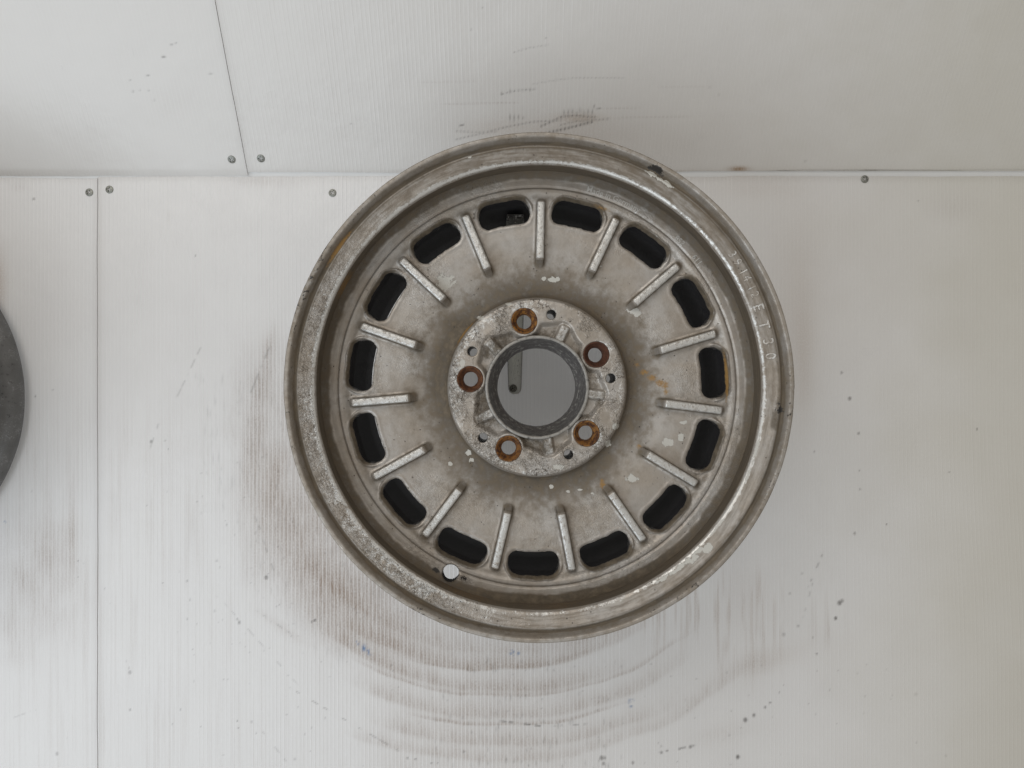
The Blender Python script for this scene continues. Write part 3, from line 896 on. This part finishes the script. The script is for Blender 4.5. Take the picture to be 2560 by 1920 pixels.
def depth(r, T):
    d = base_depth(r)
    # hub pockets round the cap clips
    wall_r = 51.0 + 6.5 * np.exp(-(near(T, TAB_A, 72) / 11.0) ** 2) + 1.0 * np.sin(np.radians(T * 5 + 20))
    low = sstep(wall_r + 2.8, wall_r - 2.4, r)
    boss = sstep(2.6, -1.6, sd_circ(r, T, LUG_A, 72, LUG_R, 13.4))
    u = r * np.radians(near(T, TAB_A, 72))
    tab = sstep(1.9, -1.2, sd_box(u, r - 49, 3.7, 7.2, 1.8))
    low = low * (1 - boss)
    d = d + 4.4 * low * (1 - tab) + 0.3 * tab
    d = d - 0.45 * boss * sstep(75, 70, r) * sstep(3.4, 1.0, sd_circ(r, T, LUG_A, 72, LUG_R, LUG_H)) * 0
    # slot edges: soft outside bead, rounded mouth
    s = sd_slot(r, T)
    d = d - 1.0 * np.exp(-((s - 2.4) / 1.1) ** 2) * sstep(146, 152, r) - 0.25 * np.exp(-((s - 2.4) / 1.1) ** 2)
    d = d + (0.6 + 0.9 * sstep(140, 152, r)) * np.clip(1 - np.maximum(s, 0) / 1.6, 0, 1) ** 2
    sl = np.minimum(sd_circ(r, T, LUG_A, 72, LUG_R, LUG_H), sd_circ(r, T, PIN_A, 72, PIN_R, PIN_H))
    sl = np.minimum(sl, sd_circ(r, T, VALVE_A, 360, VALVE_R, VALVE_H))
    d = d + 0.7 * np.clip(1 - np.maximum(sl, 0) / 1.0, 0, 1) ** 2
    # fillets where the ribs grow out of the face
    sr = sd_rib(r, T)
    d = d - 1.7 * np.clip(1 - np.maximum(sr, 0) / 3.4, 0, 1) ** 2
    # casting unevenness
    x, z = r * np.cos(np.radians(T)), r * np.sin(np.radians(T))
    d = d + 0.5 * (fbm(x / 22.0 + 90, z / 22.0 + 90, 91, 3) - .5) * sstep(78, 84, r)
    d = d + 0.35 * (fbm(x / 5.0 + 90, z / 5.0 + 90, 95, 3) - .5) * sstep(74, 70, r)
    return d

def disc_mesh():
    nr, nt = 250, 1500
    r = np.linspace(43.0, 177.6, nr); T = np.arange(nt) / nt * 360.0
    Rg, Tg = np.meshgrid(r, T, indexing='ij')
    S = sd_holes(Rg, Tg)
    x, z = Rg * np.cos(np.radians(Tg)), Rg * np.sin(np.radians(Tg))
    # snap the grid to the outlines of the openings
    e = 0.02
    def sxy(x, z): return sd_holes(np.hypot(x, z), np.degrees(np.arctan2(z, x)) % 360)
    gx = (sxy(x + e, z) - sxy(x - e, z)) / (2 * e); gz = (sxy(x, z + e) - sxy(x, z - e)) / (2 * e)
    gn = np.maximum(np.hypot(gx, gz), 1e-6)
    cell = np.maximum(r[1] - r[0], Rg * 2 * PI / nt)
    snap = np.abs(S) < 0.52 * cell
    x = np.where(snap, x - S * gx / gn ** 2, x); z = np.where(snap, z - S * gz / gn ** 2, z)
    keep = snap | (S > 0)
    Rn, Tn = np.hypot(x, z), np.degrees(np.arctan2(z, x)) % 360
    D = depth(Rn, Tn)
    V = np.stack([x, D, z], -1).reshape(-1, 3)
    I, J = np.meshgrid(np.arange(nr - 1), np.arange(nt), indexing='ij')
    J2 = (J + 1) % nt
    F = np.stack([I * nt + J, (I + 1) * nt + J, (I + 1) * nt + J2, I * nt + J2], -1).reshape(-1, 4)
    kf = keep.ravel()[F].all(axis=1)
    F = F[kf]
    # boundary edges of the openings -> walls
    E = np.concatenate([F[:, [0, 1]], F[:, [1, 2]], F[:, [2, 3]], F[:, [3, 0]]])
    key = np.sort(E, axis=1); key = key[:, 0].astype(np.int64) * len(V) + key[:, 1]
    uq, inv, cnt = np.unique(key, return_inverse=True, return_counts=True)
    bd = E[cnt[inv] == 1]
    rb = np.hypot(V[bd[:, 0], 0], V[bd[:, 0], 2])
    bd = bd[(rb > 43.2) & (rb < 177.4)]
    vid = np.unique(bd)
    n0 = len(V)
    rows = [V]
    remap = []
    rv, tv = np.hypot(V[vid, 0], V[vid, 2]), np.degrees(np.arctan2(V[vid, 2], V[vid, 0])) % 360
    pin = (sd_circ(rv, tv, PIN_A, 72, PIN_R, PIN_H) < 0.5)
    for k, dd in enumerate((0.8, 11.0)):
        W = V[vid].copy(); W[:, 1] += dd + (26.0 * pin if k else 0.0)
        W[:, 0] *= 1; rows.append(W)
        mp = np.full(n0, -1, dtype=np.int64); mp[vid] = n0 + k * len(vid) + np.arange(len(vid))
        remap.append(mp)
    F1 = np.stack([bd[:, 1], bd[:, 0], remap[0][bd[:, 0]], remap[0][bd[:, 1]]], -1)
    F2 = np.stack([remap[0][bd[:, 1]], remap[0][bd[:, 0]], remap[1][bd[:, 0]], remap[1][bd[:, 1]]], -1)
    V = np.concatenate(rows); F = np.concatenate([F, F1, F2])
    is_wall = np.zeros(len(V)); is_wall[n0:] = 1
    # drop unused vertices
    used = np.unique(F); mp = np.full(len(V), -1, dtype=np.int64); mp[used] = np.arange(len(used))
    V = V[used]; F = mp[F]; is_wall = is_wall[used]
    # ---- wear
    x, z = V[:, 0], V[:, 2]
    rr, T = np.hypot(x, z), np.degrees(np.arctan2(z, x)) % 360
    n1 = fbm(x / 14 + 60, z / 14 + 60, 101, 4); n2 = fbm(x / 45 + 60, z / 45 + 60, 103, 3); n3 = fbm(x / 4 + 60, z / 4 + 60, 105, 3)
    s_slot, s_rib = sd_slot(rr, T), sd_rib(rr, T)
    s_lug = sd_circ(rr, T, LUG_A, 72, LUG_R, LUG_H); s_pin = sd_circ(rr, T, PIN_A, 72, PIN_R, PIN_H)
    dirt = 0.82 * sstep(120, 78, rr + (n1 - .5) * 10) * sstep(73.8, 75.0, rr) * (0.75 + 0.35 * n2)
    dirt += 0.22 * np.exp(-((rr - 108) / 14) ** 2) * n2
    dirt += 0.50 * np.exp(-(np.maximum(s_rib, 0) / 2.4) ** 2) * (rr > 95) * (0.55 + 0.7 * n1)
    dirt += 0.62 * np.exp(-(np.maximum(s_slot - 0.5, 0) / 2.4) ** 2) * sstep(150, 154, rr) * (0.3 + n2)
    dirt += 0.16 * np.exp(-(np.maximum(s_slot, 0) / 4.0) ** 2)
    dirt += 0.42 * np.exp(-((rr - 157.5) / 2.6) ** 2) * (0.3 + 0.9 * n2)
    dirt += 0.55 * np.exp(-((rr - 165.1) / 0.5) ** 2)
    dirt += 0.70 * sstep(169.5, 173.5, rr + (n1 - .5) * 3)
    bt = np.exp(-(angdiff(T, 282) / 26) ** 2)
    dirt += 0.35 * bt * sstep(167.5, 172, rr)
    wall_r = 51.0 + 6.5 * np.exp(-(near(T, TAB_A, 72) / 11.0) ** 2)
    dirt += 0.38 * sstep(wall_r + 1, wall_r - 2, rr) * sstep(1.2, 2.4, s_lug) * (0.5 + n1)
    dirt += 0.22 * (rr < 73) * sstep(.5, .75, n1)
    worn = 0.46 * (rr < 73.5) * sstep(56, 70, rr) * (0.25 + n2)
    worn += 0.30 * np.exp(-(np.maximum(s_lug - 1, 0) / 2.0) ** 2) * (rr < 80) * n1 * 1.6
    u = rr * np.radians(near(T, TAB_A, 72))
    worn += 0.55 * sstep(1.0, -0.8, sd_box(u, rr - 49, 3.6, 7.2, 1.5))
    worn += 0.16 * sstep(.55, .8, n1) * sstep(108, 118, rr) * sstep(150, 140, rr)
    worn += 0.42 * np.exp(-((s_slot - 2.3) / 0.7) ** 2) * sstep(150, 154, rr)
    for a, b, c, e_ in [(179, 128, 7, 10), (225, 132, 9, 8), (243, 112, 8, 7), (170, 134, 5, 7), (200, 122, 6, 8), (262, 128, 8, 8), (215, 105, 9, 6)]:
        worn += 0.26 * np.exp(-(angdiff(T, a) / c) ** 2 - ((rr - b) / e_) ** 2) * (n3 > .4)
    rust = np.zeros_like(rr); flake = np.zeros_like(rr); scar_black = np.zeros_like(rr)
    for a, b, da, db, s in [(12.7, 86, 2.0, 4, .5), (8.0, 91, 2.0, 5, .6), (4.6, 97, 2.0, 5, .66), (2, 103, 2.4, 5, .66), (1, 107, 2.6, 4, .6), (358, 108, 2, 3, .6), (304, 99, 1.6, 4, .8), (330, 99, 1.5, 3, .55), (305, 96, 1.2, 3, .6),
                            (98, 134, .0, .0, 0), (256, 128, 2.5, 4, .35), (143, 75.6, 12, 1.3, .7), (20, 75.6, 7, 1.2, .4), (70, 158, 4, 2, .5), (3, 157.5, 8, 1.2, .9),
                            (97, 113, 1.5, 3, .35), (255, 105, 3, 4, .25), (350, 140, 2, 3, .2)]:
        if s: rust = np.maximum(rust, s * np.exp(-(angdiff(T, a) / da) ** 2 - ((rr - b) / db) ** 2))
    for cx, cz, rx, rz in [(-76.6, 87.8, 7.5, 6.5), (-74, 90, 5, 4), (12.6, 90.5, 3.8, 1.9), (6, 91.5, 1.6, 1.5), (17, 91, 1.8, 2.0), (80.6, 64, 4.6, 2.8), (84, 61.5, 2.6, 2.6), (79.5, -76.3, 5.0, 2.6), (109.3, -46, 4.6, 2.8),
                           (120, -42, 2.6, 3.4), (121.8, -29.3, 3.6, 1.5), (12.3, -83.6, 1.7, 1.4), (26.3, -87.5, 1.4, 1.0), (36, -86, 2.0, 1.0), (-58, -55, 2.8, 2.2), (-55, -61.5, 2.8, 1.8), (-73, -64.6, 1.8, 1.6),
                           (134, -46, 1.8, 1.8), (97, -107, 1.4, 1.6), (65, -33, 3.2, 2.6), (59, -47, 2.6, 3), (-47, 58, 3.0, 2.0), (52, 101, 2.2, .9), (47, -89, 1.6, 1.4), (-24, 69, 3, 1.4), (-62, 20, 2.4, 4), (18, -66, 5, 2.4)]:
        flake = np.maximum(flake, 1.08 * np.exp(-0.55 * (np.abs((x - cx) / rx) ** 2 + np.abs((z - cz) / rz) ** 2)))
    flake = np.maximum(flake, 1.75 * np.exp(-0.9 * (((x + 76.6) / 5.2) ** 2 + ((z - 87.8) / 4.6) ** 2)))
    for a, b, da, db, s in [(249, 169, 2.2, 3.0, .62), (241, 172.5, 1.6, 2.5, .8), (245, 169.3, 3.2, 8.6, .45), (9, 163, .5, 1, .5), (357, 168, .3, .6, .6)]:
        scar_black = np.maximum(scar_black, s * np.exp(-(angdiff(T, a) / da) ** 2 - ((rr - b) / db) ** 2))
    scar_black = np.maximum(scar_black, 0.5 * (rr < 60) * sstep(50, 44, rr) * n1)
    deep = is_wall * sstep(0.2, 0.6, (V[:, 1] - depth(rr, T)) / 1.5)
    scar_black = np.maximum(scar_black, 1.2 * deep)  # walls of all openings turn black just below the mouth
    scar_black = np.maximum(scar_black, 0.50 * np.exp(-(np.maximum(s_slot, 0) / 0.5) ** 2) * (0.6 + n3))
    crust = 0.9 * (rr < 73) * sstep(.35, .6, n1) + 0.35 * sstep(.5, .7, n2) * (rr > 100)
    crust = np.maximum(crust, 1.2 * np.exp(-(angdiff(T, 249.3) / 2.0) ** 2 - ((rr - 169.5) / 2.8) ** 2))
    for k in range(130):
        a, b = rng.uniform(0, 360), rng.uniform(78, 171)
        cx, cz = b * math.cos(math.radians(a)), b * math.sin(math.radians(a)); q = rng.uniform(.35, .8)
        m = (np.abs(x - cx) < 3) & (np.abs(z - cz) < 3)
        scar_black[m] = np.maximum(scar_black[m], .85 * np.exp(-((x[m] - cx) ** 2 + (z[m] - cz) ** 2) / q ** 2))
    crack = (rr < 73.6) * sstep(46, 52, rr) * sstep(.40, .52, n2)
    at = dict(crack=crack, dirt=dirt, worn=worn, rust=rust, flake=flake, scar_black=scar_black, crust=crust, concentric=0.15 * sstep(158, 166, rr))
    return np_mesh('center_disc', V * MM, F, at, 50)
disc = link('center_disc', disc_mesh(), MAT_ALLOY, wheel)

# ---- fifteen cast ribs
def rib_mesh():
    L0, L1 = RIB_R0 - 8.0, RIB_R1 + 1.8
    vs_ = np.concatenate([np.linspace(L0, RIB_R0 - .2, 8), np.linspace(RIB_R0 + .6, RIB_R1 - .8, 34), np.linspace(RIB_R1, L1, 4)])
    prof = [(-4.4, 9.5), (-3.3, 2.6), (-3.02, 0.9), (-2.55, 0.18), (-1.6, 0.0), (0, -0.05), (1.6, 0.0), (2.55, 0.18), (3.02, 0.9), (3.3, 2.6), (4.4, 9.5)]
    V = []; top = []
    for r in vs_:
        dt = 42.9 + (r - 130) * -0.002
        if r < RIB_R0: dt += 10.5 * (1 - (1 - (RIB_R0 - r) / 8.0) ** 1.7) * 1.15
        if r > RIB_R1: dt += (r - RIB_R1) * 4.0
        for (wv, dv) in prof:
            ww = wv * (0.93 if (r < RIB_R0 - .1 or r > RIB_R1 - .1) else 1.0)
            V.append((r * MM, (dt + dv + 0.12 * math.sin(r * 1.7 + wv)) * MM, (ww + 0.10 * math.sin(r * .9 + dv)) * MM))
            top.append(dv)
    n, m = len(vs_), len(prof)
    F = []
    for i in range(n - 1):
        for j in range(m - 1):
            F.append((i * m + j, i * m + j + 1, (i + 1) * m + j + 1, (i + 1) * m + j))
    top = np.array(top); rr = np.repeat(vs_, m)
    inn = (rr > RIB_R0 - .1) & (rr < RIB_R1)
    worn = np.where((top < 0.5) & inn, 0.62, np.where((top < 1) & inn, .85, 0.0))
    dirt = np.where(top > 1.5, 0.60, 0.0) + 0.55 * (rr < RIB_R0 - .8) + 0.30 * (rr > RIB_R1 + .3)
    return np_mesh('rib', V, F, dict(worn=worn, dirt=dirt, crust=0.15 * (top < .5)), 55)
RIB = rib_mesh()
RIB.materials.append(MAT_ALLOY)
for k in range(15):
    o = link('rib', RIB, None, disc)
    o.rotation_euler = (0, -math.radians(ROT + 24 * k), 0)

# ---- centre bore sleeve
def mat_bore():
    t = NT('scraped_bore')
    P = t.pos_mm(wheel)
    x, d, z = t.xyz(P)
    r = t.math('SQRT', t.add(t.mul(x, x), t.mul(z, z)))
    v = t.comb(t.mul(t.math('DIVIDE', x, r), 9.0), t.mul(t.math('DIVIDE', z, r), 9.0), t.mul(d, 0.7))
    n = t.noise(v, 1.0, 5, 0.7)
    n2 = t.noise(P, 0.25, 4, 0.65)
    c = t.mix(n2, (0.045, 0.042, 0.042), (0.13, 0.12, 0.115))
    c = t.mix(t.mul(t.smooth(n, 0.50, 0.66), 0.75), c, (0.30, 0.295, 0.27))
    rim_ = t.smooth(d, 46.2, 45.3)
    c = t.mix(t.mul(rim_, t.smooth(n2, 0.25, 0.5)), c, t.mix(n, (0.2, 0.18, 0.16), (0.5, 0.49, 0.46)))
    return t.out(c, 0.5, 0.25, t.bump(n, 0.0004, 0.7))
bore_pts = [(43.4, 54), (43.2, 46.0), (42.7, 45.0), (41.4, 44.7), (40.6, 45.2), (39.9, 47), (38.6, 53), (36.6, 58), (33.8, 61), (33.3, 63), (33.2, 70), (37, 70), (43.4, 60), (43.4, 54)]
bore = link('center_bore', lathe('center_bore', resample(round_profile([(a * MM, b * MM) for a, b in bore_pts], 0.0006, 3), 0.002), 240, wobble=0.0004), mat_bore(), wheel)

# ---- rusty steel lug seats
def mat_rust():
    t = NT('rusty_steel')
    P = t.pos_mm()
    n = t.noise(P, 0.25, 4, 0.65); f = t.noise(P, 1.1, 4, 0.7)
    oc = t.n('ShaderNodeObjectInfo').outputs['Color']
    dark = t.mix(f, (0.045, 0.018, 0.010), (0.10, 0.040, 0.020))
    c = t.mix(t.smooth(n, 0.38, 0.62), dark, oc)
    c = t.mix(t.smooth(f, 0.66, 0.75), c, (0.42, 0.30, 0.17))
    return t.out(c, 0.75, 0.1, t.bump(t.add(n, f), 0.0004, 0.8))
MAT_RUST = mat_rust()
seat_pts = [(10.9, 48.5), (10.75, 46.2), (10.3, 45.7), (9.6, 46.2), (8.4, 48.6), (6.6, 51.6), (6.15, 53), (6.1, 62), (9, 62), (10.9, 55), (10.9, 48.5)]
SEAT = lathe('lug_seat', resample(round_profile([(a * MM, b * MM) for a, b in seat_pts], 0.0005, 3), 0.002), 48, wobble=0.0003)
SEAT.materials.append(MAT_RUST)
for k in range(5):
    a = math.radians(LUG_A + 72 * k)
    o = link('lug_seat', SEAT, None, disc)
    o.location = (LUG_R * MM * math.cos(a), 0, LUG_R * MM * math.sin(a))
    o.color = [(0.32, 0.145, 0.03, 1), (0.16, 0.065, 0.025, 1), (0.27, 0.12, 0.03, 1), (0.30, 0.14, 0.035, 1), (0.11, 0.042, 0.022, 1)][k]

# ---- cast lettering
def text_verts(body, size, ext, offset=0.0):
    cu = bpy.data.curves.new('txt', 'FONT')
    cu.body = body; cu.size = size; cu.extrude = ext; cu.offset = offset; cu.resolution_u = 3
    cu.align_x = 'LEFT'
    o = bpy.data.objects.new('txt', cu); COL.objects.link(o)
    dg = bpy.context.evaluated_depsgraph_get()
    me = o.evaluated_get(dg).to_mesh()
    V = np.array([v.co[:] for v in me.vertices]); F = [tuple(p.vertices) for p in me.polygons]
    o.evaluated_get(dg).to_mesh_clear()
    bpy.data.objects.remove(o); bpy.data.curves.remove(cu)
    return V, F

def ring_text(name, items, size, rbase, height, surf, worn, dirt, offset=0.0):
    """items: (text, start angle); tops point outwards, read clockwise"""
    VV, FF, TOP = [], [], []
    for body, a0 in items:
        V, F = text_verts(body, size, height, offset)
        th = np.radians(a0) - V[:, 0] / (rbase + size * .35)
        r = rbase + V[:, 1]
        d = surf(r, np.degrees(th) % 360) - V[:, 2]
        b = len(VV)
        TOP += (V[:, 2] > 0).tolist()
        VV += np.stack([r * np.cos(th), d, r * np.sin(th)], -1).tolist()
        FF += [tuple(i + b for i in f) for f in F]
    n = len(VV)
    me = np_mesh(name, np.array(VV) * MM, FF, dict(worn=worn * np.array(TOP), dirt=dirt + 0.8 * (1.0 - np.array(TOP))), 30)
    return link(name, me, MAT_ALLOY, rim if rbase > 175 else disc)

rp = np.array(rim_pts); rp = rp[4:11]
def rim_surf(r, T): return np.interp(r, rp[:, 0], rp[:, 1])
ring_text('lettering', [('Made in Germany', 76.0)], 6.6, 166.7, 0.6, lambda r, T: base_depth(r), 0.80, 0.0, 0.06)
ring_text('lettering', [('8S2', 47.4), ('611', 40.2)], 6.4, 166.7, 0.6, lambda r, T: base_depth(r), 0.80, 0.0, 0.06)
ring_text('lettering', [('E', 20.9), ('T', 16.6), ('3', 12.2), ('0', 8.6)], 10.8, 178.4, 0.7, rim_surf, 0.46, 0.10, 0.1)
ring_text('lettering', [('3', 35.2), ('9', 32.9), ('1', 30.2), ('4', 28.4), ('1', 25.8), ('2', 24.0)], 8.8, 180.0, 0.6, rim_surf, 0.40, 0.05)

# ================================================================== BRACKET the wheel hangs on
def mat_bracket():
    t = NT('cream_plastic')
    P = t.pos_mm()
    n = t.noise(P, 0.08, 3); f = t.noise(P, 0.35, 4, 0.65)
    c = t.mix(n, (0.80, 0.80, 0.745), (0.85, 0.85, 0.80))
    c = t.mix(t.smooth(f, 0.60, 0.66), c, (0.22, 0.20, 0.17))
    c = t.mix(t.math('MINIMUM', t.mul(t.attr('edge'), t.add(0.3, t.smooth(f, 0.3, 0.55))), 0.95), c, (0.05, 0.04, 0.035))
    m = t.out(c, 0.45, 0.0, t.bump(f, 0.0002, 0.5))
    tr = t.n('ShaderNodeBsdfTranslucent'); t.put(tr.inputs['Color'], c)
    mx = t.n('ShaderNodeMixShader'); mx.inputs[0].default_value = 0.6
    t.t.links.new(t.b.outputs[0], mx.inputs[1]); t.t.links.new(tr.outputs[0], mx.inputs[2])
    t.t.links.new(mx.outputs[0], t.t.nodes['Material Output'].inputs['Surface'])
    return m
MAT_BRK = mat_bracket()

BX = 0.0029
ARM_Z = WZ + math.sqrt(150.4 ** 2 - (WX * 1000 - BX * 1000) ** 2) * MM - 0.0004
brk = empty('shelf_bracket', (BX, 0, -0.011))
tag(brk, 'narrow cream shelf bracket screwed to the wall, seen through the hub of the alloy wheel', 'bracket')
bpy.context.view_layer.update()

def bracket_plate():
    yf = -TH - 0.0022
    zs = np.concatenate([np.linspace(-0.0105, -0.0050, 10), np.linspace(-0.004, ARM_Z, 60)])
    ts = np.concatenate([[-1, -0.955], np.linspace(-0.93, 0.93, 25), [0.955, 1]])
    V = []; E = []
    for z in zs:
        hw = 0.0066 + 0.0050 * max(0, (z + 0.004)) / 0.158 * 1.05
        if z < -0.0040:
            q = (z + 0.0040) / 0.0066
            hw = 0.0066 * math.sqrt(max(0.0, 1 - q * q)) + 1e-5
        for t_ in ts:
            rib = 0.0014 * math.exp(-(t_ / 0.22) ** 4) * float(sstep(0.004, 0.014, z))
            y = yf - rib
            if abs(t_) > 0.99: y = -TH + 0.0002
            elif abs(t_) > 0.94: y = yf + 0.0003
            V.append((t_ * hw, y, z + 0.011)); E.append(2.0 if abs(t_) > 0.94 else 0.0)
    n, m = len(zs), len(ts)
    F = [(i * m + j, i * m + j + 1, (i + 1) * m + j + 1, (i + 1) * m + j) for i in range(n - 1) for j in range(m - 1)]
    return np_mesh('plate', V, F, dict(edge=E), 35)
link('plate', bracket_plate(), MAT_BRK, brk)

def bracket_arm():
    # channel section: flat top, central web below that tapers to the tip
    y0, y1 = -TH, -(DW - DL - 0.072)
    V = []; F = []; E = []
    ys = np.linspace(y0, y1, 14)
    for k, y in enumerate(ys):
        q = k / 13
        hw = 0.0105 * (1 - 0.30 * q); web = 0.020 * (1 - 0.45 * q)
        z = ARM_Z + 0.011
        sec = [(-hw, z - 0.0045), (-hw, z - 0.0006), (-hw + .0006, z), (hw - .0006, z), (hw, z - 0.0006), (hw, z - 0.0045), (hw - .0018, z - 0.0045),
               (hw - .0018, z - .002), (0.0012, z - .002), (0.0012, z - web), (-0.0012, z - web), (-0.0012, z - .002), (-hw + .0018, z - .002), (-hw + .0018, z - 0.0045)]
        V += [(a, y, b) for a, b in sec]
        E += [0.35 if k < 13 else 1.0] * len(sec)
    m = 14
    for i in range(13):
        for j in range(m):
            F.append((i * m + j, i * m + (j + 1) % m, (i + 1) * m + (j + 1) % m, (i + 1) * m + j))
    b = 13 * m
    F.append(tuple(b + j for j in (0, 1, 12, 13))); F.append(tuple(b + j for j in (1, 2, 3, 4, 7, 8, 11, 12))); F.append(tuple(b + j for j in (4, 5, 6, 7))); F.append(tuple(b + j for j in (8, 9, 10, 11)))
    return np_mesh('arm', V, F, dict(edge=E), 30)
link('arm', bracket_arm(), MAT_BRK, brk)
o = link('screw', SCREW, None, brk)
o.matrix_world = Matrix.Translation(Vector((px2wall(1283, 0)[0] * .99, -TH - 0.0018, px2wall(0, 970.7)[1]))) @ Matrix.Rotation(0.2, 4, 'Y')

# ================================================================== SECOND WHEEL at the left edge
LXR, LZR = (-364 - 1280) / FPX * (DW - 0.012), (960 - 995) / FPX * (DW - 0.012)
w2 = empty('steel_wheel', (LXR, -0.165, LZR))
tag(w2, 'dark grey wheel cut off by the left edge of the picture', 'wheel')

def mat_grey():
    t = NT('dull_grey_metal')
    P = t.pos_mm()
    n = t.noise(P, 0.06, 4); f = t.noise(P, 0.6, 4, 0.7); b = t.noise(P, 0.25, 4, .7)
    c = t.mix(n, (0.115, 0.115, 0.115), (0.23, 0.23, 0.228))
    c = t.mix(t.mul(t.mul(t.smooth(f, 0.50, 0.68), t.smooth(n, 0.42, 0.58)), 0.7), c, (0.36, 0.36, 0.37))
    c = t.mix(t.mul(t.smooth(b, 0.6, 0.7), .7), c, (0.035, 0.033, 0.030))
    return t.out(c, 0.55, 0.4, t.bump(t.add(f, b), 0.0004, 0.7))
MAT_GREY = mat_grey()
QR = 0.1765
p2 = [(168, 8), (168, 30), (140, 44), (140, 70), (142, 70), (155, 92), (156, 132), (160, 140), (168, 144), (173, 150), (175.5, 152), (176.5, 150), (176, 146), (171.5, 141),
      (165, 137.5), (162.5, 134), (161.5, 108), (158, 100), (146, 84), (146, 48), (160, 34), (162, 26), (163, 12), (172, 6), (176.5, 2), (175, 0), (171, 2), (168, 8)]
link('rim', lathe('rim', resample(round_profile([(a * MM * QR / .1765, b * MM) for a, b in p2], 0.0025, 4), 0.003), 420, wobble=0.0004), MAT_GREY, w2)
pd = [(33, 40), (33, 34), (60, 34), (74, 30), (92, 24), (118, 30), (141, 36), (141, 40), (118, 34), (92, 28), (74, 34), (60, 38), (33, 40)]
link('center_disc', lathe('center_disc', resample(round_profile([(a * MM, b * MM) for a, b in pd], 0.003, 4), 0.004), 180), MAT_GREY, w2)
